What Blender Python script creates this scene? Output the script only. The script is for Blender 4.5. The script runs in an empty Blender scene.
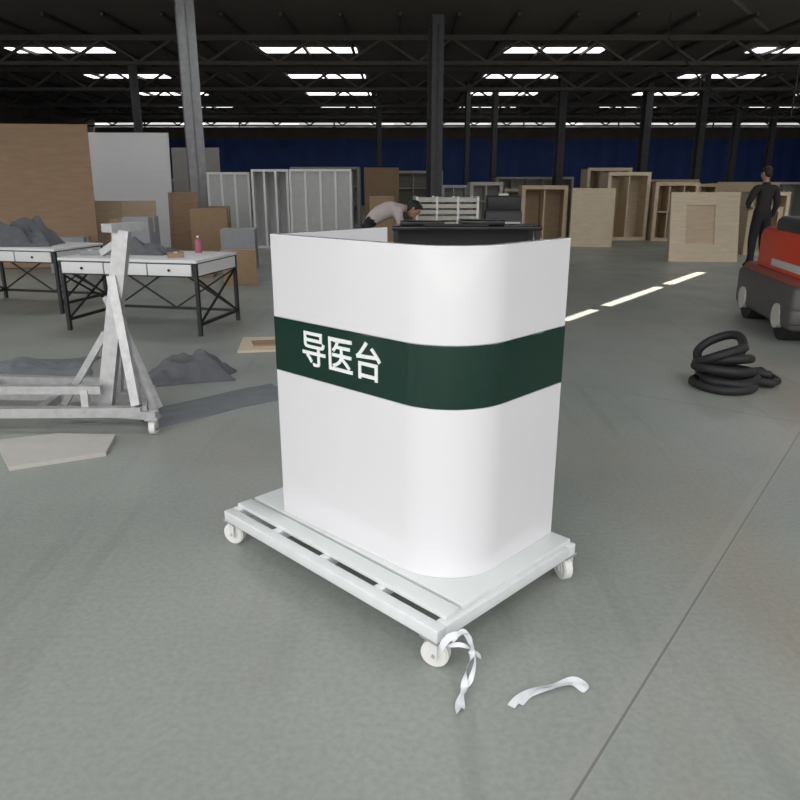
import bpy, bmesh, math, random
from mathutils import Vector, Matrix, Euler, noise
random.seed(7)
scene=bpy.context.scene
try: scene.view_settings.view_transform='Standard'
except Exception: pass
R=math.radians

# ---------------------------------------------------------------- materials
def M(name,c,rough=.5,metal=0,var=.12,scale=8,bump=0,coat=0,emis=0,stretch=None,spec=.5):
    m=bpy.data.materials.new(name); m.use_nodes=True
    nt=m.node_tree; b=nt.nodes['Principled BSDF']
    tc=nt.nodes.new('ShaderNodeTexCoord'); mp=nt.nodes.new('ShaderNodeMapping')
    if stretch: mp.inputs['Scale'].default_value=stretch
    n=nt.nodes.new('ShaderNodeTexNoise'); n.inputs['Scale'].default_value=scale; n.inputs['Detail'].default_value=5
    nt.links.new(tc.outputs['Object'],mp.inputs[0]); nt.links.new(mp.outputs[0],n.inputs['Vector'])
    mx=nt.nodes.new('ShaderNodeMix'); mx.data_type='RGBA'
    mx.inputs[6].default_value=(*[max(0,x*(1-var)) for x in c],1)
    mx.inputs[7].default_value=(*[min(1,x*(1+var)) for x in c],1)
    nt.links.new(n.outputs['Fac'],mx.inputs[0]); nt.links.new(mx.outputs[2],b.inputs['Base Color'])
    b.inputs['Roughness'].default_value=rough; b.inputs['Metallic'].default_value=metal
    b.inputs['Specular IOR Level'].default_value=spec
    if coat: b.inputs['Coat Weight'].default_value=coat; b.inputs['Coat Roughness'].default_value=.05
    if bump:
        bp=nt.nodes.new('ShaderNodeBump'); bp.inputs['Strength'].default_value=bump; bp.inputs['Distance'].default_value=.01
        nt.links.new(n.outputs['Fac'],bp.inputs['Height']); nt.links.new(bp.outputs[0],b.inputs['Normal'])
    if emis:
        nt.links.new(mx.outputs[2],b.inputs['Emission Color']); b.inputs['Emission Strength'].default_value=emis
    return m
WHITE=M('gloss_white',(.76,.745,.765),.08,var=.015,scale=3,coat=.4,spec=.6)
WHITE_IN=M('white_laminate',(.76,.76,.76),.45,var=.03)
GREEN=M('dark_green_gloss',(.0008,.026,.016),.05,var=.08,spec=.5)
LETTER=M('white_letter',(.85,.87,.86),.4,var=.01)
TPAINT=M('trolley_white_paint',(.72,.74,.74),.4,var=.12,scale=14,bump=.1)
TBOARD=M('trolley_board',(.70,.735,.72),.3,var=.08,scale=5)
NYLON=M('castor_nylon',(.74,.73,.70),.45,var=.08)
STEEL=M('galvanised_steel',(.50,.50,.50),.42,.45,var=.3,scale=20)
DSTEEL=M('dark_steel',(.06,.06,.065),.5,.4)
BLACK=M('black_metal',(.012,.012,.014),.45)
BGLOSS=M('black_gloss',(.008,.008,.01),.18)
PLY=M('plywood',(.57,.44,.30),.6,var=.22,scale=4,stretch=(1,1,6))
PLYD=M('plywood_dark',(.31,.195,.115),.6,var=.25,scale=3,stretch=(1,1,5))
PLYL=M('plywood_light',(.66,.55,.40),.6,var=.2,scale=4,stretch=(1,1,6))
CARD=M('cardboard',(.33,.22,.13),.8,var=.15)
GREY=M('grey_panel',(.30,.31,.33),.6)
LGREY=M('light_grey_board',(.52,.50,.46),.7,var=.1)
CABGREY=M('shelf_back',(.50,.50,.49),.6)  # mid grey of the cabinet backs and door panels
COLM=M('column_paint',(.10,.10,.105),.55,.2,var=.3)
COLL=M('column_paint_light',(.34,.34,.35),.55,.1,var=.2)
BLUE=M('blue_cladding',(.035,.080,.32),.6,var=.3,scale=1)
UPW=M('upper_cladding',(.13,.11,.09),.7,var=.3,scale=1)
ROOF=M('roof_sheet',(.15,.13,.115),.7,var=.3,scale=.6)
TRUSS=M('truss_steel',(.085,.07,.06),.6,.2,var=.3)
CLOTH=M('grey_cloth',(.12,.125,.135),.9,var=.3,scale=12)
CLOTHL=M('pale_sheet',(.17,.185,.20),.6,var=.25,scale=6)
TIRE=M('rubber',(.012,.012,.013),.6,var=.3,scale=20)
RED=M('machine_red',(.62,.055,.022),.35,var=.12)
REDD=M('machine_red_dusty',(.26,.06,.04),.5,var=.25)
YEL=M('hazard_yellow',(.62,.42,.03),.45)
MGREY=M('machine_grey',(.085,.08,.078),.5,var=.2)
STRAP=M('white_strap',(.76,.78,.80),.35,var=.1)
SKIN=M('skin',(.42,.24,.16),.55,var=.05)
HAIR=M('hair',(.01,.009,.008),.6)
JACK=M('dark_jacket',(.022,.017,.015),.8,var=.3,scale=15)
TROU=M('dark_trousers',(.012,.012,.016),.85,var=.3,scale=15)
SHIRT=M('grey_shirt',(.50,.43,.42),.85,var=.15,scale=15)
SHOE=M('shoe',(.01,.01,.01),.6)
EYE=M('eye',(.5,.5,.5),.3)
PINK=M('pink_plastic',(.45,.12,.2),.4)
FILLM=M('skylight_sheet',(.95,.97,1),.5,var=.02,emis=6.0)  # glow of the roof panels added as fill light
FILLD=M('skylight_sheet_dusty',(.90,.90,.88),.5,var=.15,scale=2,emis=2.6)  # same added fill, weaker glow for the far rows
WINM=M('translucent_panel',(.75,.78,.72),.5,var=.3,scale=.5,emis=.8)

# ---------------------------------------------------------------- builder
class B:
    def __init__(s,name): s.bm=bmesh.new(); s.mats=[]; s.name=name
    def mi(s,m):
        if m not in s.mats: s.mats.append(m)
        return s.mats.index(m)
    def merge(s,t,mat,mx=None):
        i=s.mi(mat); 
        if mx is not None: t.transform(mx)
        t.verts.index_update(); vs=[s.bm.verts.new(v.co) for v in t.verts]
        for f in t.faces:
            try: nf=s.bm.faces.new([vs[v.index] for v in f.verts]); nf.material_index=i
            except ValueError: pass
        t.free()
    def box(s,c,size,mat,rot=(0,0,0),bev=0):
        t=bmesh.new(); bmesh.ops.create_cube(t,size=1)
        t.transform(Matrix.Diagonal((*size,1)))
        if bev: bmesh.ops.bevel(t,geom=t.edges[:],offset=bev,segments=3,profile=.5,affect='EDGES')
        s.merge(t,mat,Matrix.Translation(c)@Euler(rot).to_matrix().to_4x4())
    def bb(s,x0,x1,y0,y1,z0,z1,mat,bev=0):
        s.box(((x0+x1)/2,(y0+y1)/2,(z0+z1)/2),(x1-x0,y1-y0,z1-z0),mat,bev=bev)
    def beam(s,p,q,w,h,mat):
        p=Vector(p);q=Vector(q);d=q-p; t=bmesh.new(); bmesh.ops.create_cube(t,size=1)
        t.transform(Matrix.Diagonal((w,h,d.length,1)))
        z=d.normalized(); up=Vector((0,0,1)) if abs(z.z)<.9 else Vector((0,1,0))
        x=up.cross(z).normalized(); y=z.cross(x)
        m=Matrix((x,y,z)).transposed().to_4x4(); m.translation=(p+q)/2
        s.merge(t,mat,m)
    def cyl(s,p,q,r,mat,r2=None,seg=20):
        p=Vector(p);q=Vector(q);d=q-p;t=bmesh.new()
        bmesh.ops.create_cone(t,cap_ends=True,segments=seg,radius1=r,radius2=r if r2 is None else r2,depth=d.length)
        m=d.to_track_quat('Z','Y').to_matrix().to_4x4(); m.translation=(p+q)/2
        s.merge(t,mat,m)
    def sph(s,c,rad,mat,rot=None,seg=20):
        t=bmesh.new(); bmesh.ops.create_uvsphere(t,u_segments=seg,v_segments=seg//2+2,radius=1)
        m=Matrix.Translation(c)@(rot.to_4x4() if rot is not None else Matrix.Identity(4))@Matrix.Diagonal((*rad,1))
        s.merge(t,mat,m)
    def tube(s,pts,rad,mat,seg=10,closed=False,flat=1):
        pts=[Vector(p) for p in pts]; n=len(pts)
        if not hasattr(rad,'__len__'): rad=[rad]*n
        t=bmesh.new(); rings=[]; prev=None
        for i,p in enumerate(pts):
            if closed: d=pts[(i+1)%n]-pts[i-1]
            else: d=pts[min(i+1,n-1)]-pts[max(i-1,0)]
            d.normalize()
            if prev is None:
                a=Vector((0,0,1)) if abs(d.z)<.9 else Vector((1,0,0)); x=a.cross(d).normalized()
            else: x=(prev-d*prev.dot(d)).normalized()
            prev=x; y=d.cross(x)
            rings.append([t.verts.new(p+rad[i]*(math.cos(2*math.pi*k/seg)*x+flat*math.sin(2*math.pi*k/seg)*y)) for k in range(seg)])
        for i in range(n if closed else n-1):
            a=rings[i];b=rings[(i+1)%n]
            for k in range(seg): t.faces.new((a[k],a[(k+1)%seg],b[(k+1)%seg],b[k]))
        if not closed: t.faces.new(rings[0][::-1]); t.faces.new(rings[-1])
        s.merge(t,mat)
    def torus(s,c,Rr,r,mat,rot=(0,0,0),n=40,wob=0,seed=0):
        m=Euler(rot).to_matrix(); c=Vector(c); P=[]
        for i in range(n):
            a=2*math.pi*i/n; q=Rr*(1+wob*noise.noise(Vector((math.cos(a),math.sin(a),seed))))
            p=c+m@Vector((q*math.cos(a),q*math.sin(a),0)); p.z=max(p.z,r+.001); P.append(p)
        s.tube(P,r,mat,12,True)
    def wall(s,o,inn,z0,z1,mat):
        t=bmesh.new(); n=len(o)
        V=[[t.verts.new((p[0],p[1],z)) for p in L] for L in (o,inn) for z in (z0,z1)]
        ob,ot,ib,it=V
        for i in range(n-1):
            t.faces.new((ob[i],ob[i+1],ot[i+1],ot[i])); t.faces.new((ib[i+1],ib[i],it[i],it[i+1]))
            t.faces.new((ot[i],ot[i+1],it[i+1],it[i])); t.faces.new((ob[i+1],ob[i],ib[i],ib[i+1]))
        for i in (0,n-1): t.faces.new((ob[i],ot[i],it[i],ib[i]))
        s.merge(t,mat)
    def prism(s,poly,z0,z1,mat):
        t=bmesh.new(); a=[t.verts.new((x,y,z0)) for x,y in poly]; b=[t.verts.new((x,y,z1)) for x,y in poly]; n=len(poly)
        t.faces.new(a[::-1]); t.faces.new(b)
        for i in range(n): t.faces.new((a[i],a[(i+1)%n],b[(i+1)%n],b[i]))
        s.merge(t,mat)
    def addmesh(s,me,matof):
        bm2=bmesh.new(); bm2.from_mesh(me); vs=[s.bm.verts.new(v.co) for v in bm2.verts]
        for f in bm2.faces:
            try: nf=s.bm.faces.new([vs[v.index] for v in f.verts]); nf.material_index=s.mi(matof(f.calc_center_median()))
            except ValueError: pass
        bm2.free()
    def done(s,loc=(0,0,0),rz=0,ang=35):
        bm=s.bm; bmesh.ops.recalc_face_normals(bm,faces=bm.faces)
        for f in bm.faces: f.smooth=True
        for e in bm.edges:
            if len(e.link_faces)==2 and e.calc_face_angle(0)>R(ang): e.smooth=False
        me=bpy.data.meshes.new(s.name); bm.to_mesh(me); bm.free()
        for m in s.mats: me.materials.append(m)
        o=bpy.data.objects.new(s.name,me); scene.collection.objects.link(o)
        o.location=loc; o.rotation_euler=(0,0,rz); return o

# ---------------------------------------------------------------- room
fm=bpy.data.materials.new('concrete_floor'); fm.use_nodes=True; nt=fm.node_tree; b=nt.nodes['Principled BSDF']
N=nt.nodes.new; Lk=nt.links.new
tc=N('ShaderNodeTexCoord')
def noi(sc,det=6,st=None):
    n=N('ShaderNodeTexNoise'); n.inputs['Scale'].default_value=sc; n.inputs['Detail'].default_value=det
    if st:
        mp=N('ShaderNodeMapping'); mp.inputs['Scale'].default_value=st; mp.inputs['Rotation'].default_value=(0,0,R(-40)); Lk(tc.outputs['Object'],mp.inputs[0]); Lk(mp.outputs[0],n.inputs['Vector'])
    else: Lk(tc.outputs['Object'],n.inputs['Vector'])
    return n
def ramp(src,stops):
    r=N('ShaderNodeValToRGB'); e=r.color_ramp.elements
    e[0].position,e[0].color=stops[0][0],(*stops[0][1],1); e[1].position,e[1].color=stops[-1][0],(*stops[-1][1],1)
    for p,c in stops[1:-1]:
        q=e.new(p); q.color=(*c,1)
    Lk(src,r.inputs[0]); return r
def mix(a,bb,f,mode='MIX'):
    m=N('ShaderNodeMix'); m.data_type='RGBA'; m.blend_type=mode
    for s_,i in ((a,6),(bb,7)):
        if isinstance(s_,tuple): m.inputs[i].default_value=(*s_,1)
        else: Lk(s_,m.inputs[i])
    if isinstance(f,float): m.inputs[0].default_value=f
    else: Lk(f,m.inputs[0])
    return m.outputs[2]
base=ramp(noi(.55,8).outputs['Fac'],[(.3,(.250,.275,.250)),(.5,(.30,.322,.292)),(.7,(.345,.358,.325))]).outputs[0]
brown=ramp(noi(.9,7,(1,.35,1)).outputs['Fac'],[(.50,(0,0,0)),(.76,(.75,.75,.75))]).outputs[0]
col=mix(base,(.295,.265,.215),brown)
spk=ramp(noi(45,9).outputs['Fac'],[(.3,(.90,.90,.90)),(.62,(1.04,1.04,1.04))]).outputs[0]
col=mix(col,spk,1.0,'MULTIPLY')
scr=ramp(noi(2.2,12,(3,.25,1)).outputs['Fac'],[(.56,(1,1,1)),(.72,(.86,.86,.86))]).outputs[0]
col=mix(col,scr,1.0,'MULTIPLY')
sx=N('ShaderNodeSeparateXYZ'); mp=N('ShaderNodeMapping'); mp.inputs['Rotation'].default_value=(0,0,R(-53.4)); Lk(tc.outputs['Object'],mp.inputs[0]); Lk(mp.outputs[0],sx.inputs[0])
def mth(op,a,bv=None):
    m=N('ShaderNodeMath'); m.operation=op
    if hasattr(a,'is_linked'): Lk(a,m.inputs[0])
    else: m.inputs[0].default_value=a
    if bv is not None:
        if isinstance(bv,(int,float)): m.inputs[1].default_value=bv
        else: Lk(bv,m.inputs[1])
    return m.outputs[0]
yj=-math.sin(R(53.4))*.74+math.cos(R(53.4))*1.85
def line(o,off,per,w):
    a=mth('ADD',o,-off+per/2+per*40); a=mth('MODULO',a,per); a=mth('SUBTRACT',a,per/2); a=mth('ABSOLUTE',a); return mth('LESS_THAN',a,w)
j1=line(sx.outputs[1],yj,5.5,.004); j2=line(sx.outputs[0],-.9,6,.004)
j=mth('MAXIMUM',j1,j2)
jw=line(sx.outputs[1],yj+.02,5.5,.03)
col=mix(col,(.37,.37,.34),mth('MULTIPLY',jw,.3))
col=mix(col,(.14,.14,.125),mth('MULTIPLY',j,.75))
Lk(col,b.inputs['Base Color'])
rr=ramp(noi(1.3,6).outputs['Fac'],[(.3,(.32,.32,.32)),(.7,(.52,.52,.52))]); Lk(rr.outputs[0],b.inputs['Roughness'])
bp=N('ShaderNodeBump'); bp.inputs['Strength'].default_value=.06; bp.inputs['Distance'].default_value=.01
Lk(noi(40,8).outputs['Fac'],bp.inputs['Height']); Lk(bp.outputs[0],b.inputs['Normal'])
f=B('floor'); f.bb(-22,32,-10,52,-.1,0,fm); f.done()

YB=50; XL=-20; XR=30
def cladding(b_,p,q,z0,z1,mat,step=.25,dep=.04):
    p=Vector((p[0],p[1]));q=Vector((q[0],q[1]));L=(q-p).length;d=(q-p)/L;nrm=Vector((-d.y,d.x)); n=int(L/step)
    o=[];i_=[]
    for k in range(n+1):
        off=dep if k%4<2 else 0
        a=p+d*(L*k/n)+nrm*off; c=p+d*(L*k/n)-nrm*.05; o.append(tuple(a)); i_.append(tuple(c))
    b_.wall(o,i_,z0,z1,mat)
w=B('wall_back'); cladding(w,(XR,YB),(XL,YB),0,4.2,BLUE); cladding(w,(XR,YB),(XL,YB),4.2,4.95,UPW); w.bb(XL,XR,YB,YB+.05,5.2,5.7,UPW); w.done()
for k in range(8):
    w=B('window_%d'%(k+1)); x=XL+1+k*6.2
    w.bb(x,x+4.6,YB,YB+.04,4.97,5.18,WINM); w.bb(x+2.25,x+2.35,YB-.02,YB+.02,4.95,5.2,TRUSS); w.done()
w=B('wall_left'); cladding(w,(XL,YB),(XL,4),0,4.2,BLUE); cladding(w,(XL,YB),(XL,4),4.2,5.6,UPW); w.done()
w=B('wall_right'); cladding(w,(XR,4),(XR,YB),0,4.2,BLUE); cladding(w,(XR,4),(XR,YB),4.2,5.6,UPW); w.done()

# roof with narrow gaps where the sun slips through
c=B('ceiling'); c.bb(XL,XR,-1.0,YB,5.6,5.64,ROOF); ceil=c.done()
sun_h=Vector((.3,.954)).normalized(); el=R(50); off=sun_h*(5.62/math.tan(el))
g0=Vector((1.85,8.0)); g1=Vector((5.25,12.55)); gd=(g1-g0).normalized(); GL=(g1-g0).length
cut=B('cut')
for a,bq,wd in ((0.0,.16,.12),(.22,.60,.14),(.66,1.0,.16)):
    m=g0+gd*GL*(a+bq)/2+off
    cut.box((m.x,m.y,5.62),(GL*(bq-a),wd,.4),ROOF,rot=(0,0,math.atan2(gd.y,gd.x)))
cut=cut.done()
md=ceil.modifiers.new('gap','BOOLEAN'); md.operation='DIFFERENCE'; md.object=cut; md.solver='EXACT'
bpy.context.view_layer.update()
dg=bpy.context.evaluated_depsgraph_get()
nm=bpy.data.meshes.new_from_object(ceil.evaluated_get(dg)); ceil.modifiers.clear(); ceil.data=nm
bpy.data.objects.remove(cut)
k=1
for y in (3.2,9.5,15.5,25.5,31.5,37.5,43.5):  # glowing panels added under the roof to even out the hall light
    for x in (-11,-3,5.0,13,21):
        if y==9.5 and x==5.0: x=8.5
        if y==15.5 and x==5.0: x=8.0
        s=B('skylight_%d'%k); s.bb(x-1.6,x+1.6,y-.45,y+.45,5.575,5.595,FILLM if y<18 else FILLD); s.done(); k+=1
t=B('roof_truss_frame')
for y in (22.5,28.5,34.5,40.5,46.5):
    t.bb(XL+.1,XR-.1,y-.08,y+.08,5.35,5.5,TRUSS); t.bb(XL+.1,XR-.1,y-.06,y+.06,4.72,4.82,TRUSS)
    x=XL+.5
    while x<XR-2:
        t.beam((x,y,4.8),(x+1,y,5.4),.07,.07,TRUSS); t.beam((x+1,y,5.4),(x+2,y,4.8),.07,.07,TRUSS); x+=2
x=XL+.5
while x<XR:
    t.bb(x-.04,x+.04,20,YB-.2,5.5,5.58,TRUSS); x+=1.5
t.done()
def column(x,y,w,mat,h=5.35):
    c=B('steel_column')
    c.bb(-w/2,w/2,-w/2,-w/2+.03,0,h,mat); c.bb(-w/2,w/2,w/2-.03,w/2,0,h,mat); c.bb(-.015,.015,-w/2,w/2,0,h,mat)
    c.bb(-w*.75,w*.75,-w*.75,w*.75,0,.03,mat)
    c.bb(-w/2,w/2,-w/2,w/2,h,5.6,mat)
    c.done((x,y,0),R(20))
for x,y,w_,m in ((-4.92,18.2,.40,COLL),(.93,20.5,.33,COLM),(6.3,30,.3,COLM),(10.6,33,.34,COLM),(12.2,31,.28,COLM),(15.4,35,.26,COLM),(4.2,34,.22,COLM),(17.8,36.5,.25,COLM),(-9.6,28,.3,COLM),(2.9,33,.18,COLM),(13.5,24,.2,COLM),(-1.0,36,.22,COLM)):
    column(x,y,w_,m)
cb=B('hanging_cable')
pts=[]
for i in range(25):
    u=i/24; pts.append((6.8+3.4*u,20,5.0-1.9*u+ -1.2*math.sin(math.pi*u)*.5))
cb.tube(pts,.02,BLACK,6); cb.tube([(6.8,20,5.6),(6.8,20,5.0)],.02,BLACK,6); cb.tube([(10.2,20,3.1),(10.25,20,5.6)],.02,BLACK,6); cb.done()

# ---------------------------------------------------------------- reception desk
r=.24; FL=.934; SD=.607; th=.035
def path(o):
    P=[(SD,o)]
    n=48
    for i in range(n+1):
        a=R(270)-R(90)*i/n; rr_=r-o; P.append((r+rr_*math.cos(a),r+rr_*math.sin(a)))
    rc=.012-min(o,.009); yy=FL-o; 
    for i in range(5):
        a=R(180)-R(90)*i/4; P.append((o+rc+rc*math.cos(a),yy-rc+rc*math.sin(a)))
    P.append((SD,yy)); return P
d=B('reception_desk'); Z0=.167; Z1=1.313
d.wall(path(0),path(th),Z0,.787,WHITE); d.wall(path(.004),path(th),.787,1.001,WHITE_IN); d.wall(path(0),path(th),1.001,Z1,WHITE)
d.wall(path(-.0015),path(.006),.7885,.9995,GREEN)
d.bb(.037,.50,.037+.2,FL-.037,.97,1.0,WHITE_IN); d.bb(.24,.50,.037,.25,.97,1.0,WHITE_IN)
d.bb(.12,.56,.037+.18,FL-.037,Z0,Z0+.03,WHITE_IN); d.bb(.06,.45,.5,.52,Z0,.97,WHITE_IN)
desk=d.done((.184,2.122,0),R(46.7))
bv=desk.modifiers.new('bev','BEVEL'); bv.width=.0025; bv.segments=2; bv.limit_method='ANGLE'; bv.angle_limit=R(50)
fc=bpy.data.curves.new('lettering','FONT'); fc.body='导医台'; fc.size=.144; fc.align_x='CENTER'; fc.align_y='CENTER'; fc.extrude=.0012; fc.offset=.0014
fc.materials.append(LETTER); lo=bpy.data.objects.new('lettering',fc); scene.collection.objects.link(lo); lo.parent=desk
lo.matrix_local=Matrix(((0,0,-1,-.0032),(-1,0,0,.546),(0,1,0,.896),(0,0,0,1)))

# ---------------------------------------------------------------- trolley
t=B('wheeled_trolley'); W=.81; L=1.23
for x0,x1,y0,y1 in ((0,.045,0,L),(W-.045,W,0,L),(.045,W-.045,0,.045),(.045,W-.045,L-.045,L),(.38,.42,.045,L-.045)):
    t.bb(x0,x1,y0,y1,.103,.15,TPAINT,bev=.004)
for y in (.32,.62,.92): t.bb(.045,W-.045,y-.02,y+.02,.11,.149,TPAINT,bev=.003)
t.bb(.065,.135,.02,L-.01,.15,.1665,TBOARD,bev=.002); t.bb(.150,W-.01,.02,L-.01,.15,.1665,TBOARD,bev=.002)
for x in (.03,W-.03):
    for y in (.03,L-.03):
        t.bb(x-.03,x+.045,y-.03,y+.045,.097,.103,STEEL)
        t.cyl((x,y,.088),(x,y,.098),.022,STEEL)
        a=Vector((math.cos(1.1),math.sin(1.1),0)) if x>.4 else Vector((math.cos(2.0),math.sin(2.0),0)); n_=Vector((-a.y,a.x,0)); cpt=Vector((x,y,.0475))
        t.cyl(cpt-n_*.014,cpt+n_*.014,.0475,NYLON,seg=36); t.cyl(cpt-n_*.018,cpt+n_*.018,.042,NYLON,seg=36); t.cyl(cpt-n_*.021,cpt+n_*.021,.022,NYLON,seg=24); t.cyl(cpt-n_*.030,cpt+n_*.030,.007,STEEL)
        for sg in (-1,1): t.beam(cpt+n_*.025*sg+Vector((0,0,-.01)),cpt+n_*.025*sg+Vector((0,0,.043)),.004 if abs(n_.x)>.7 else .03,.03 if abs(n_.x)>.7 else .004,TPAINT)
t.done((.116,1.933,0),R(45.2))

def ribbon(b_,pts,w,mat,twist=1.2):
    t=bmesh.new(); prev=None; n=len(pts); P=[Vector(p) for p in pts]
    Q=[]
    for i in range(n-1):
        p0=P[max(i-1,0)];p1=P[i];p2=P[i+1];p3=P[min(i+2,n-1)]
        for k in range(8):
            u=k/8; Q.append(.5*((2*p1)+(-p0+p2)*u+(2*p0-5*p1+4*p2-p3)*u*u+(-p0+3*p1-3*p2+p3)*u**3))
    Q.append(P[-1])
    for i,q in enumerate(Q):
        dd=(Q[min(i+1,len(Q)-1)]-Q[max(i-1,0)]).normalized(); a=Vector((0,0,1)).cross(dd)
        if a.length<.2: a=Vector((1,0,0)).cross(dd)
        a.normalize(); c2=dd.cross(a); ang=twist*math.sin(i*.25)
        s_=(a*math.cos(ang)+c2*math.sin(ang))*w/2
        e1=q+s_; e2=q-s_; e1.z=max(e1.z,.004); e2.z=max(e2.z,.004)
        v=(t.verts.new(e1),t.verts.new(e2))
        if prev: t.faces.new((prev[0],prev[1],v[1],v[0]))
        prev=v
    b_.merge(t,mat)
s=B('plastic_strap')
ribbon(s,[(.12,1.90,.10),(.15,1.895,.155),(.205,1.90,.165),(.222,1.89,.11),(.205,1.875,.05),(.195,1.84,.01),(.178,1.79,.006),(.17,1.74,.006)],.022,STRAP)
ribbon(s,[(.16,1.90,.14),(.20,1.92,.16),(.232,1.89,.09),(.218,1.86,.03),(.192,1.82,.006),(.185,1.76,.006)],.016,STRAP)
ribbon(s,[(.15,1.905,.12),(.19,1.895,.13),(.235,1.905,.10),(.25,1.91,.07)],.014,STRAP,1)
ribbon(s,[(.33,1.77,.006),(.36,1.805,.006),(.42,1.845,.010),(.49,1.862,.012),(.545,1.885,.008),(.575,1.865,.006),(.555,1.84,.006)],.024,STRAP,.5)
ribbon(s,[(.36,1.78,.006),(.40,1.825,.006),(.46,1.84,.014),(.53,1.862,.014),(.565,1.84,.006)],.018,STRAP,.4)
s.done()

# ---------------------------------------------------------------- tables
def table(loc,rz,W=1.45,D=.7,H=.76):
    t=B('drawer_table')
    t.bb(0,W,0,D,H-.03,H,WHITE_IN,bev=.004)
    t.bb(.02,W-.02,.01,D-.02,H-.17,H-.03,BLACK)
    n=3
    for i in range(n):
        x0=.045+i*(W-.09)/n; x1=x0+(W-.09)/n-.015
        t.bb(x0,x1,-.008,.012,H-.155,H-.042,WHITE_IN,bev=.003); t.sph(((x0+x1)/2,-.018,H-.1),(.014,.014,.014),BLACK,seg=10)
    t.bb(W-.022,W-.008,.03,D-.03,H-.155,H-.042,WHITE_IN); t.bb(.008,.022,.03,D-.03,H-.155,H-.042,WHITE_IN)
    for x in (.025,W-.025):
        for y in (.025,D-.025): t.bb(x-.018,x+.018,y-.018,y+.018,0,H-.03,BLACK)
        t.bb(x-.015,x+.015,.03,D-.03,.10,.13,BLACK)
        t.beam((x,.03,.12),(x,D-.03,H-.18),.018,.018,BLACK); t.beam((x,D-.03,.12),(x,.03,H-.18),.018,.018,BLACK)
    y=D-.025; t.bb(.03,W-.03,y-.012,y+.012,.10,.13,BLACK)
    t.beam((.03,y,.12),(W/2,y,H-.18),.018,.018,BLACK); t.beam((W/2,y,H-.18),(W-.03,y,.12),.018,.018,BLACK)
    t.beam((.03,y,H-.18),(W/2,y,.12),.018,.018,BLACK); t.beam((W/2,y,.12),(W-.03,y,H-.18),.018,.018,BLACK)
    return t.done(loc,rz)
table((-3.52,7.44,0),R(-12),1.55,.95); table((-5.55,8.8,0),R(-14),1.6,.9)

def cloth(name,c,sx_,sy_,h,mat,rz=0,seed=0,n=56,z=0,fl=.0):
    b_=B(name); t=bmesh.new(); G=[]
    for i in range(n+1):
        row=[]
        for k in range(n+1):
            u=i/n*2-1; v=k/n*2-1
            a=math.atan2(v,u); rr_=max(abs(u),abs(v)); edge=1+.22*noise.noise(Vector((math.cos(a)*1.5,math.sin(a)*1.5,seed)))
            x=u*sx_/2*edge; y=v*sy_/2*edge
            hh=.55+.7*noise.noise(Vector((u*1.3,v*1.3,seed+3)))+.22*noise.noise(Vector((u*3.5+v*2,v*3,seed+9)))+.07*math.sin(6*u+9*v+4*noise.noise(Vector((u*2,v*2,seed))))
            zz=z+.006+max(fl,(1-rr_**2.5)*h*max(.05,hh))
            row.append(t.verts.new((x,y,zz)))
        G.append(row)
    bt=[[t.verts.new((v.co.x,v.co.y,z+.001)) for v in row] for row in G]
    for i in range(n):
        for k in range(n): t.faces.new((G[i][k],G[i+1][k],G[i+1][k+1],G[i][k+1]))
    ring=[(i,0) for i in range(n)]+[(n,k) for k in range(n)]+[(i,n) for i in range(n,0,-1)]+[(0,k) for k in range(n,0,-1)]
    for q in range(len(ring)):
        i,k=ring[q]; i2,k2=ring[(q+1)%len(ring)]
        t.faces.new((G[i][k],G[i2][k2],bt[i2][k2],bt[i][k]))
    for row in bt:
        for v in row:
            if not v.link_faces: t.verts.remove(v)
    b_.merge(t,mat); return b_.done((c[0],c[1],0),rz,ang=80)
cloth('folded_cloth',(-4.62,8.9),.85,.5,.42,CLOTH,.1,1,z=.762)
cloth('folded_cloth',(-2.75,7.85),.62,.35,.18,CLOTH,-.2,5,z=.762)
cloth('crumpled_tarpaulin',(-1.68,5.55),.66,.42,.26,CLOTH,.3,2)
cloth('plastic_floor_sheet',(-1.28,4.82),1.15,.42,.03,CLOTHL,.72,4)
cloth('plastic_floor_sheet',(-3.0,5.75),.9,.7,.12,CLOTHL,.3,6)
bt=B('plastic_bottle'); bt.cyl((0,0,0),(0,0,.13),.035,PINK); bt.cyl((0,0,.13),(0,0,.16),.035,PINK,r2=.013); bt.cyl((0,0,.16),(0,0,.18),.014,WHITE_IN); bt.done((-2.2,7.95,.761))
for (x,y,sz,m) in ((-2.30,7.45,(.16,.12,.05),CARD),(-3.3,7.75,(.20,.14,.05),GREY)):
    q=B('small_carton'); q.bb(-sz[0]/2,sz[0]/2,-sz[1]/2,sz[1]/2,0,sz[2],m,bev=.004); q.bb(-.02,.02,-sz[1]/2-.001,sz[1]/2+.001,sz[2]-.002,sz[2]+.002,WHITE_IN); q.done((x,y,.761),.3)

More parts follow.
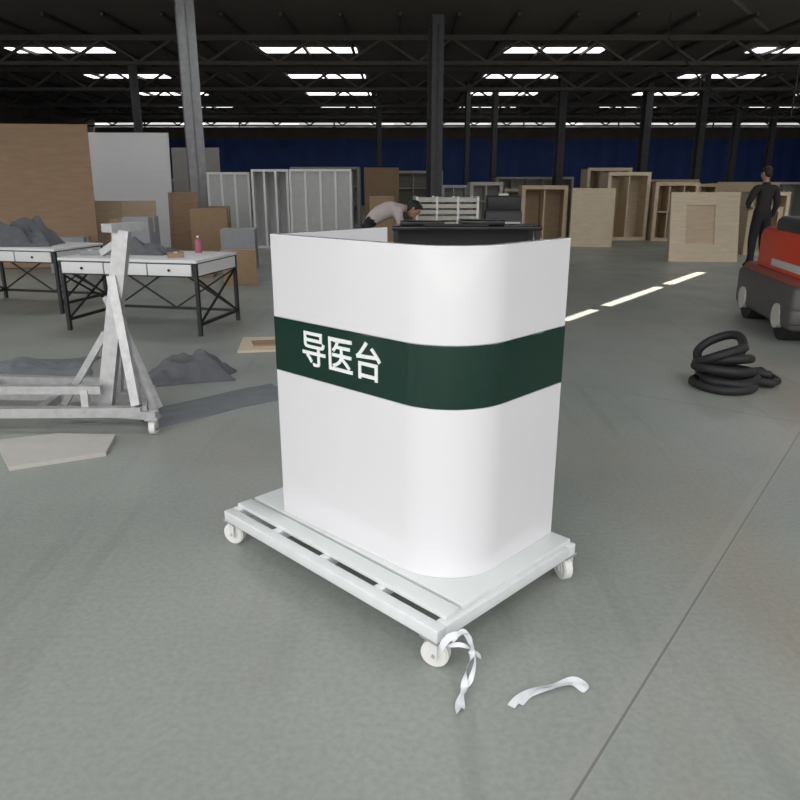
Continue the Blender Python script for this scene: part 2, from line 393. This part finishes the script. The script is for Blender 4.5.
# ---------------------------------------------------------------- steel A-frame rack
a=B('steel_a_frame_rack')
P=[(-1.60,4.22),(-1.78,4.85),(-3.55,5.05),(-3.45,4.18)]
zb=.14
for i in range(4):
    p=P[i];q=P[(i+1)%4]; a.beam((*p,zb),(*q,zb),.06,.06,STEEL)
a.beam((-1.70,4.52,zb),(-3.5,4.62,zb),.05,.05,STEEL)
for x in (-2.25,-2.85): a.beam((x,4.21,zb-.01),(x-.05,4.95,zb-.01),.05,.05,STEEL)
a.beam((-1.85,4.26,.27),(-3.45,4.26,.27),.05,.05,STEEL)
for x in (-1.95,-2.6,-3.4): a.beam((x,4.24,.14),(x,4.25,.27),.045,.045,STEEL)
a.beam((-1.88,4.36,.12),(-1.68,4.44,1.22),.09,.06,STEEL); a.beam((-1.94,4.72,.12),(-1.76,4.57,1.20),.06,.05,STEEL)
for u in (.3,.55,.8): a.beam((-1.88+.20*u,4.36+.08*u,.12+1.1*u),(-1.94+.18*u,4.72-.15*u,.12+1.08*u),.04,.04,STEEL)
a.beam((-1.76,4.40,1.235),(-1.62,4.62,1.235),.10,.05,STEEL)
a.beam((-1.68,4.44,1.17),(-1.84,4.50,1.08),.05,.04,STEEL)
a.beam((-1.76,4.40,.95),(-1.64,4.25,.17),.055,.045,STEEL); a.beam((-1.82,4.44,.82),(-1.52,4.28,.14),.05,.04,STEEL)
a.beam((-1.84,4.4,.60),(-2.15,4.38,.14),.045,.04,STEEL)
a.beam((-1.50,4.20,.12),(-1.85,4.26,.12),.05,.05,STEEL); a.beam((-1.52,4.2,.13),(-1.66,4.5,.14),.05,.05,STEEL)
for x,y in ((-1.53,4.20),(-1.78,4.86),(-3.48,4.22),(-3.5,5.0)):
    a.cyl((x-.018,y,.045),(x+.018,y,.045),.045,NYLON,seg=24); a.cyl((x-.024,y,.045),(x+.024,y,.045),.02,DSTEEL)
    for sg in (-1,1): a.beam((x+.024*sg,y,.04),(x+.024*sg,y,.10),.004,.04,STEEL)
    a.box((x,y,.105),(.08,.08,.02),STEEL)
a.done()
sl=B('stone_slab'); sl.prism([(-2.42,4.02),(-2.12,3.60),(-1.68,3.82),(-1.74,4.12),(-2.1,4.14)],0,.025,LGREY); sl.done()
sl=B('offcut_board'); sl.prism([(-.35,-.26),(.38,-.28),(.33,.3),(-.3,.34)],0,.02,PLYL); sl.prism([(-.2,-.1),(.2,-.12),(.19,.1),(-.22,.1)],.02,.035,CARD); sl.done((-1.2,6.72,0),.2)

# ---------------------------------------------------------------- background furniture & panels
def crate(x,y,w,dp,h,mat,rz=0,name='plywood_crate',nx=2,nz=1,open_=True):
    c=B(name); th=.03
    c.bb(0,w,dp-.02,dp,0,h,mat)
    c.bb(0,th,0,dp,0,h,mat); c.bb(w-th,w,0,dp,0,h,mat); c.bb(0,w,0,dp,h-th,h,mat); c.bb(0,w,0,dp,0,th,mat)
    for i in range(1,nx): c.bb(w*i/nx-th/2,w*i/nx+th/2,0,dp-.02,th,h-th,mat)
    for i in range(1,nz): c.bb(th,w-th,0,dp-.02,h*i/nz-th/2,h*i/nz+th/2,mat)
    if not open_: c.bb(.02,w-.02,-.01,.012,.05,h-.05,mat); 
    for xx in (0,w-.09): c.bb(xx,xx+.09,-.02,0,0,h,mat)
    for zz in (0,h-.09): c.bb(.09,w-.09,-.018,0,zz,zz+.09,mat)
    c.done((x,y,0),rz)
def cabinet(x,y,w,h,nx,nz,rz=0,doors=True):
    c=B('white_panel_cabinet'); dp=.45
    c.bb(0,w,dp-.02,dp,0,h,CABGREY); 
    for i in range(nx+1): X=(w-.05)*i/nx; c.bb(X,X+.05,0,dp-.02,0,h,WHITE_IN)
    for i in range(nz+1): Z=(h-.05)*i/nz; c.bb(0,w,.003,dp-.021,Z,Z+.05,WHITE_IN)
    if doors: c.bb(.01,w-.01,.03,.045,.01,h-.01,CABGREY)
    c.done((x,y,0),rz)
cabinet(-4.55,17.6,1.0,1.72,3,1,.05); cabinet(-3.42,17.2,.85,1.78,3,1,0,False); cabinet(-2.52,17,1.42,1.78,4,1,0); cabinet(-2.6,19,1.3,1.3,2,2,.1)
p=B('plywood_sheet_stack')
for i in range(5): p.box((0-.03*i,.05*i,1.24),(2.44,.018,2.46),PLYD,rot=(R(-4),0,0))
p.beam((-.9,.18,.02),(-.9,.55,1.5),.06,.06,PLY); p.beam((.9,.18,.02),(.9,.55,1.5),.06,.06,PLY)
p.done((-6.7,13.2,0),R(6))
def panel(name,x,y,w,h,mat,rz=0,tilt=-8,ribs=0,th=.03):
    p=B(name); 
    p.box((0,0,h/2),(w,th,h),mat,rot=(R(tilt),0,0))
    for i in range(ribs): 
        X=-w/2+.04+(w-.08)*i/(ribs-1); p.box((X,-.02,h/2),(.06,.05,h),mat,rot=(R(tilt),0,0))
    for sx_ in (-w*.35,w*.35): p.beam((sx_,.5,0.02),(sx_,.12,h*.75),.05,.05,mat)
    p.done((x,y,0),rz)
panel('white_panel',-6.55,17.6,2.3,2.6,WHITE_IN,.05,-5,2); panel('white_panel',-5.6,20.6,1.3,2.4,LGREY,.0,-5,0)
panel('white_panel',-8.8,19,2.2,2.7,LGREY,.05,-5,2)
panel('plywood_panel',-5.5,14.6,1.3,1.15,PLY,.1,-8,3); panel('plywood_panel',-4.45,15.2,.6,1.3,PLYD,.1,-8,2); panel('plywood_panel',-3.95,16.1,.5,1.0,CARD,.3,-8,2)
def carton(x,y,w,dp,h,rz=0,mat=CARD,z=0,name='cardboard_carton'):
    c=B(name); c.bb(-w/2,w/2,-dp/2,dp/2,0,h,mat,bev=.006); c.bb(-w/2-.002,w/2+.002,-.03,.03,h*.75,h+.002,PLYL); c.bb(-w/2+.01,w/2-.01,-.003,.003,h,h+.003,BLACK); c.done((x,y,z),rz)
carton(-2.45,11.0,.5,.35,.52,.3); carton(-3.3,12.0,.45,.4,.4,.1,PLYD); carton(-2.9,13.2,.6,.5,.7,.1,GREY); carton(-.55,22,1.0,.6,1.9,.05,CARD); carton(-.4,16.2,.5,.5,1.2,.1,CARD)
carton(-5.0,13.4,.5,.4,.85,.2,CARD); carton(-5.7,12.6,.6,.4,.6,.1,GREY); carton(-4.3,12.2,.45,.4,.95,-.1,GREY); carton(-3.7,14.4,.7,.5,1.0,.1,CARD)
# right-hand plywood furniture
crate(2.95,18.0,1.1,.9,1.42,PLY,R(-3),nx=2); crate(4.1,17.7,1.0,.9,1.36,PLYL,R(-8),nx=2,open_=False)
crate(5.45,19.6,1.15,.7,1.75,PLYL,R(4),nx=2); crate(6.65,19.4,1.1,.7,1.5,PLY,R(-5),nx=3,nz=2)
crate(5.5,22,1.3,.8,1.9,PLYL,0,nx=3); crate(8.0,22.5,1.6,.8,1.45,PLY,0,nx=3,nz=2); crate(3.3,23.5,2.0,.8,1.3,PLYL,0,nx=4,nz=2)
crate(10.2,24,2.0,.8,1.5,PLY,0,nx=3,open_=False); crate(1.4,25,1.6,.8,1.4,WHITE_IN,0,nx=4,nz=2,name='white_shelf_unit'); crate(9.0,30,3,.8,1.6,PLYL,0,nx=4); crate(13.2,29,2.6,.8,1.5,LGREY,0,nx=3); crate(4.0,31,3.2,.8,1.7,LGREY,0,nx=5)
crate(-8.4,24,2.0,.8,1.6,LGREY,0,nx=4,nz=2,name='white_shelf_unit'); crate(-3.8,26,2.4,.8,2.0,LGREY,0,nx=4,nz=3,name='white_shelf_unit')
crate(-.6,28,2.2,.8,1.9,LGREY,0,nx=4,nz=3,name='white_shelf_unit')
crate(9.2,19.5,1.0,.7,1.25,PLYL,R(-6),nx=2); crate(1.9,20.2,.9,.6,1.5,LGREY,R(3),nx=2,nz=3); crate(12.6,22.5,1.3,.7,1.35,PLY,R(-5),nx=2)
p=B('plywood_frame_panel'); th=.04
mrot=Euler((R(-14),0,0)).to_matrix().to_4x4()
def pb(x0,x1,z0,z1,y0=0,y1=.04,m=PLYL):
    t_=bmesh.new(); bmesh.ops.create_cube(t_,size=1); t_.transform(Matrix.Translation(((x0+x1)/2,(y0+y1)/2,(z0+z1)/2))@Matrix.Diagonal((x1-x0,y1-y0,z1-z0,1))); p.merge(t_,m,mrot)
pb(0,1.3,0,.35);pb(0,1.3,1.1,1.35);pb(0,.3,.35,1.1);pb(.85,1.3,.35,1.1);pb(.3,.85,.35,1.1,.03,.045,PLY); pb(.0,.06,0,1.35,.04,.12,PLY); pb(1.24,1.3,0,1.35,.04,.12,PLY)
p.beam((.1,.62,.02),(.1,.32,1.1),.05,.05,PLY); p.beam((1.2,.62,.02),(1.2,.32,1.1),.05,.05,PLY)
p.done((5.3,14.3,0),R(-6))
crate(7.35,15.6,.7,.5,1.0,PLY,R(-5),nx=1)

k=B('black_work_table'); k.bb(-.1,1.75,9.0,9.6,.93,.98,BGLOSS,bev=.01)
for x in (-.05,1.7):
    for y in (9.05,9.55): k.bb(x-.03,x+.03,y-.03,y+.03,0,.93,BLACK)
k.bb(-.05,1.7,9.53,9.57,.3,.93,BLACK); k.bb(0,.55,9.15,9.5,.98,1.03,BGLOSS,bev=.01); k.bb(.75,1.3,9.1,9.5,.98,1.05,BGLOSS,bev=.015); k.bb(.3,1.1,9.1,9.2,.98,1.0,BLACK); k.done()
k=B('workbench'); k.bb(.22,2.0,10.2,11.8,.70,.75,PLY,bev=.004)
for x in (.28,1.94):
    for y in (10.26,11.74): k.bb(x-.04,x+.04,y-.04,y+.04,0,.70,PLY)
k.done()
k=B('slatted_white_crate'); 
for i in range(6): k.bb(0,.95,0,.03,.02+i*.088,.08+i*.088,LGREY); k.bb(0,.95,.5,.53,.02+i*.088,.08+i*.088,LGREY)
for x in (0,.3,.62,.92): k.bb(x,x+.035,-.015,.0,0,.54,WHITE_IN); k.bb(x,x+.035,.53,.545,0,.54,WHITE_IN)
k.bb(0,.95,.03,.5,0,.02,LGREY); k.bb(-.01,.0,0,.53,0,.54,GREY); k.bb(.95,.96,0,.53,0,.54,GREY); k.bb(0,.95,.01,.52,.5,.51,GREY); k.done((.24,11.15,.751),.06)
k=B('dark_toolbox')
k.bb(0,.55,0,.4,0,.32,DSTEEL,bev=.02); k.bb(.02,.53,.0,.4,.33,.55,BLACK,bev=.02); k.bb(.2,.35,.18,.22,.55,.58,STEEL); k.bb(.02,.53,-.004,.0,.14,.17,STEEL); k.bb(.01,.54,.01,.39,.31,.34,DSTEEL); k.done((1.3,11.2,.751),-.05)

# ---------------------------------------------------------------- bundle of black hose
ty=B('black_hose_coil')
for i,(cx,cy,cz,Rr,rx,ry) in enumerate(((0,0,.035,.21,0,0),(.03,.03,.09,.20,3,-3),(-.02,.02,.145,.20,8,4),(.0,.05,.20,.185,16,6),(-.03,.07,.235,.185,26,-4),(-.01,.10,.27,.17,36,5),(.02,-.01,.06,.165,-4,2))):
    ty.torus((cx,cy,cz),Rr,.034,TIRE,(R(rx),R(ry),i),wob=.16,seed=i*3.1)
ty.tube([(.18,-.04,.04),(.27,.0,.05),(.36,-.02,.04),(.43,.05,.04),(.44,.15,.04),(.36,.2,.045),(.27,.16,.05),(.18,.1,.06)],.034,TIRE)
ty.tube([(.2,.02,.09),(.28,.08,.1),(.36,.05,.09),(.41,.11,.05),(.36,.17,.09),(.25,.2,.07)],.032,TIRE)
ty.done((2.46,5.24,0))

# ---------------------------------------------------------------- red machine (forklift seen from its counterweight end)
m=B('forklift')
m.bb(-.02,1.17,0,1.9,.14,.56,MGREY,bev=.06); m.bb(.02,1.13,-.01,1.9,.40,.62,REDD,bev=.07); m.bb(.07,1.08,.0,1.6,.55,1.04,RED,bev=.10); m.bb(.10,1.05,.04,1.2,.98,1.16,DSTEEL,bev=.07)
m.bb(-.03,1.18,-.03,.4,.20,.36,MGREY,bev=.04)
m.bb(.14,1.01,-.018,.02,.72,.82,YEL,bev=.006)
for i in range(8): m.box((.20+i*.105,-.02,.77),(.035,.008,.10),BLACK,rot=(0,R(25),0))
m.box((.063,.55,.70),(.012,.9,.07),LGREY)
m.bb(.35,.85,1.2,1.6,1.02,1.10,BLACK,bev=.03)
for x in (.12,1.03):
    for y in (.35,1.55):
        m.cyl((x-.1,y,.24),(x+.1,y,.24),.24,TIRE,seg=36); m.cyl((x-.16,y,.24),(x+.16,y,.24),.12,LGREY,seg=24)
m.cyl((.65,1.8,.6),(.62,1.75,1.0),.02,BLACK); m.torus((.62,1.75,1.0),.14,.015,BLACK,(R(25),0,0))
m.bb(.3,.42,1.9,2.9,.03,.08,DSTEEL); m.bb(.75,.87,1.9,2.9,.03,.08,DSTEEL); m.bb(.25,.92,1.88,1.96,.03,.6,DSTEEL)
m.done((3.68,6.65,0),R(-10))

# ---------------------------------------------------------------- people
def human(name,J,rad,edges,lab,head,fwd,up,hands,loc,rz=0):
    names=list(J); me=bpy.data.meshes.new('tmp'); me.from_pydata([J[n] for n in names],[(names.index(a),names.index(b_)) for a,b_ in edges],[])
    o=bpy.data.objects.new('tmp',me); scene.collection.objects.link(o)
    sk=o.modifiers.new('s','SKIN'); sk.use_smooth_shade=True; sk.branch_smoothing=.6
    for i,n in enumerate(names):
        me.skin_vertices[0].data[i].radius=rad[n]; me.skin_vertices[0].data[i].use_root=(n=='pelvis')
    sb=o.modifiers.new('ss','SUBSURF'); sb.levels=2; sb.render_levels=2
    bpy.context.view_layer.update(); dg=bpy.context.evaluated_depsgraph_get()
    nm=bpy.data.meshes.new_from_object(o.evaluated_get(dg)); bpy.data.objects.remove(o)
    segs=[(Vector(J[a]),Vector(J[b_]),lab.get((a,b_),JACK)) for a,b_ in edges]
    def matof(c):
        best=None
        for a,b_,m_ in segs:
            d_=b_-a; t_=max(0,min(1,(c-a).dot(d_)/max(d_.length_squared,1e-9))); dist=(c-(a+d_*t_)).length
            if best is None or dist<best[0]: best=(dist,m_)
        return best[1]
    h=B(name); h.addmesh(nm,matof)
    f_=Vector(fwd).normalized(); u_=Vector(up).normalized(); u_=(u_-f_*u_.dot(f_)).normalized(); r_=f_.cross(u_)
    Rm=Matrix((r_,f_,u_)).transposed(); hc=Vector(head)
    P=lambda x,y,z:hc+Rm@Vector((x,y,z))
    h.sph(hc,(.075,.092,.112),SKIN,Rm); h.sph(P(0,.02,-.06),(.055,.062,.055),SKIN,Rm)
    h.cyl(P(0,.085,.02),P(0,.112,-.022),.006,SKIN,r2=.015,seg=10); h.sph(P(0,.075,-.062),(.026,.014,.008),PLYD,Rm,10)
    for sx_ in (-1,1):
        h.sph(P(.03*sx_,.080,.012),(.013,.01,.008),EYE,Rm,10); h.sph(P(.03*sx_,.088,.012),(.006,.004,.006),HAIR,Rm,8)
        h.sph(P(.03*sx_,.084,.032),(.018,.008,.004),HAIR,Rm,8); h.sph(P(.076*sx_,-.005,.0),(.012,.02,.032),SKIN,Rm,10)
    h.sph(P(0,-.018,.03),(.084,.095,.098),HAIR,Rm,24); h.sph(P(0,-.04,-.01),(.075,.07,.075),HAIR,Rm,16); h.sph(P(0,.045,.085),(.05,.04,.03),HAIR,Rm,14)
    for (wr,dr,pn,side) in hands:
        wr=Vector(wr); dr=Vector(dr).normalized(); pn=Vector(pn); pn=(pn-dr*pn.dot(dr)).normalized(); sd=dr.cross(pn)*side
        Rh=Matrix((sd,dr,pn)).transposed(); Q=lambda x,y,z:wr+Rh@Vector((x,y,z))
        h.sph(Q(0,.045,0),(.042,.055,.017),SKIN,Rh,14)
        for i,(x,l) in enumerate(((-.031,.062),(-.011,.072),(.010,.078),(.030,.070))):
            h.tube([Q(x*.8,.06,0),Q(x,.09,0),Q(x*1.05,.09+l*.42,.006),Q(x*1.08,.09+l*.75,.020),Q(x*1.08,.09+l*.92,.036)],[.010,.0098,.009,.0082,.006],SKIN,8)
        h.tube([Q(.03,.02,0),Q(.052,.045,.008),Q(.060,.07,.018),Q(.055,.09,.026)],[.013,.0115,.010,.007],SKIN,8)
    return h.done(loc,rz,ang=60)
E=[('pelvis','belly'),('belly','chest'),('chest','uchest'),('uchest','neck'),('neck','skull')]
for s_ in 'LR': E+=[('uchest','sh'+s_),('sh'+s_,'el'+s_),('el'+s_,'wr'+s_),('pelvis','hip'+s_),('hip'+s_,'kn'+s_),('kn'+s_,'an'+s_),('an'+s_,'heel'+s_),('an'+s_,'toe'+s_)]
rad={'pelvis':(.145,.115),'belly':(.14,.11),'chest':(.16,.12),'uchest':(.12,.10),'neck':(.055,.055),'skull':(.05,.05)}
for s_ in 'LR': rad.update({'sh'+s_:(.072,.07),'el'+s_:(.048,.048),'wr'+s_:(.034,.034),'hip'+s_:(.095,.095),'kn'+s_:(.066,.066),'an'+s_:(.052,.052),'heel'+s_:(.038,.036),'toe'+s_:(.038,.032)})
def labs(top,bot):
    d_={('neck','skull'):SKIN}
    for e in E:
        if e==('neck','skull'): continue
        if e[0] in('pelvis',) and e[1]!='belly': d_[e]=bot
        elif e[0].startswith(('hip','kn')): d_[e]=bot
        elif e[0].startswith('an'): d_[e]=SHOE
        else: d_[e]=top
    return d_
J={'pelvis':(0,0,.94),'belly':(0,.01,1.08),'chest':(0,.0,1.24),'uchest':(0,-.01,1.38),'neck':(0,.0,1.49),'skull':(0,.02,1.58),
 'shL':(-.19,0,1.40),'elL':(-.29,.03,1.14),'wrL':(-.15,.20,1.06),'shR':(.19,0,1.40),'elR':(.26,-.02,1.12),'wrR':(.24,.08,.88),
 'hipL':(-.095,0,.88),'knL':(-.11,.03,.48),'anL':(-.12,-.01,.09),'heelL':(-.12,-.05,.04),'toeL':(-.15,.15,.036),
 'hipR':(.095,0,.88),'knR':(.10,.02,.48),'anR':(.11,-.06,.09),'heelR':(.11,-.10,.04),'toeR':(.12,.10,.036)}
rad1=dict(rad); rad1.update({'pelvis':(.165,.125),'belly':(.165,.125),'chest':(.18,.135),'hipL':(.11,.105),'hipR':(.11,.105),'knL':(.078,.078),'knR':(.078,.078),'anL':(.06,.06),'anR':(.06,.06),'elL':(.058,.058),'elR':(.058,.058),'shL':(.08,.078),'shR':(.08,.078)})
human('standing_worker',J,rad1,E,labs(JACK,TROU),(0,.035,1.64),(-.25,1,-.25),(0,.1,1),
 [((-.15,.20,1.06),(.75,.6,-.1),(0,-.5,-.7),1),((.24,.08,.88),(0,.15,-1),(-1,0,0),1)],(6.48,13.2,0),R(12))
J={'pelvis':(-.45,0,.97),'belly':(-.32,0,1.05),'chest':(-.16,0,1.13),'uchest':(-.02,0,1.15),'neck':(.09,0,1.15),'skull':(.16,0,1.14),
 'shL':(-.02,.18,1.13),'elL':(.06,.2,.90),'wrL':(.18,.14,.80),'shR':(-.02,-.18,1.13),'elR':(.05,-.2,.90),'wrR':(.18,-.12,.80),
 'hipL':(-.45,.095,.90),'knL':(-.38,.11,.49),'anL':(-.46,.12,.09),'heelL':(-.50,.12,.04),'toeL':(-.31,.13,.036),
 'hipR':(-.45,-.095,.90),'knR':(-.40,-.11,.49),'anR':(-.50,-.12,.09),'heelR':(-.54,-.12,.04),'toeR':(-.34,-.13,.036)}
rad2=dict(rad); rad2.update({'belly':(.16,.16),'chest':(.18,.17),'uchest':(.15,.14),'pelvis':(.15,.14)})
human('bending_worker',J,rad2,E,labs(SHIRT,TROU),(.225,0,1.13),(.75,-.15,-.65),(.7,0,.7),
 [((.18,.14,.80),(1,-.1,-.12),(0,0,-1),-1),((.18,-.12,.80),(1,.1,-.12),(0,0,-1),-1)],(-.03,10.45,0),0)

# ---------------------------------------------------------------- light: hazy sky, weighted brighter to the left, dark band added low for reflections
w=bpy.data.worlds.new('sky'); scene.world=w; w.use_nodes=True; nt=w.node_tree; bg=nt.nodes['Background']
N=nt.nodes.new; Lk=nt.links.new
tc=N('ShaderNodeTexCoord'); sp=N('ShaderNodeSeparateXYZ'); Lk(tc.outputs['Generated'],sp.inputs[0])
side=ramp(mth('ADD',mth('MULTIPLY',sp.outputs[0],.5),.5),[(.1,(1.35,1.35,1.36)),(.45,(1.08,1.08,1.09)),(.9,(.62,.62,.635))]).outputs[0]
mp=N('ShaderNodeMapping'); mp.inputs['Scale'].default_value=(4,4,.9); Lk(tc.outputs['Generated'],mp.inputs[0])
nz=N('ShaderNodeTexNoise'); nz.inputs['Scale'].default_value=1.2; nz.inputs['Detail'].default_value=3; Lk(mp.outputs[0],nz.inputs['Vector'])
hgt=mth('SUBTRACT',sp.outputs[2],mth('MULTIPLY',mth('SUBTRACT',nz.outputs['Fac'],.35),.8))
low_band=ramp(hgt,[(0.0,(.42,.42,.40)),(.03,(1,1,1))]).outputs[0]
cl=mix(side,low_band,1.0,'MULTIPLY')
Lk(cl,bg.inputs[0]); bg.inputs[1].default_value=2.35
sd=bpy.data.lights.new('sun','SUN'); sd.energy=12; sd.angle=R(.5); sd.color=(1,.93,.75)
so=bpy.data.objects.new('sun',sd); scene.collection.objects.link(so)
dirv=-Vector((sun_h.x*math.cos(el),sun_h.y*math.cos(el),math.sin(el))); so.rotation_euler=dirv.to_track_quat('-Z','Y').to_euler(); so.location=(5,20,15)

# ---------------------------------------------------------------- camera
cd=bpy.data.cameras.new('camera'); cd.sensor_width=36; cd.lens=715/800*36; cd.clip_end=200
co=bpy.data.objects.new('camera',cd); scene.collection.objects.link(co)
co.location=(0,0,1.5); co.rotation_euler=(R(90)-math.atan(218/715),0,0); scene.camera=co
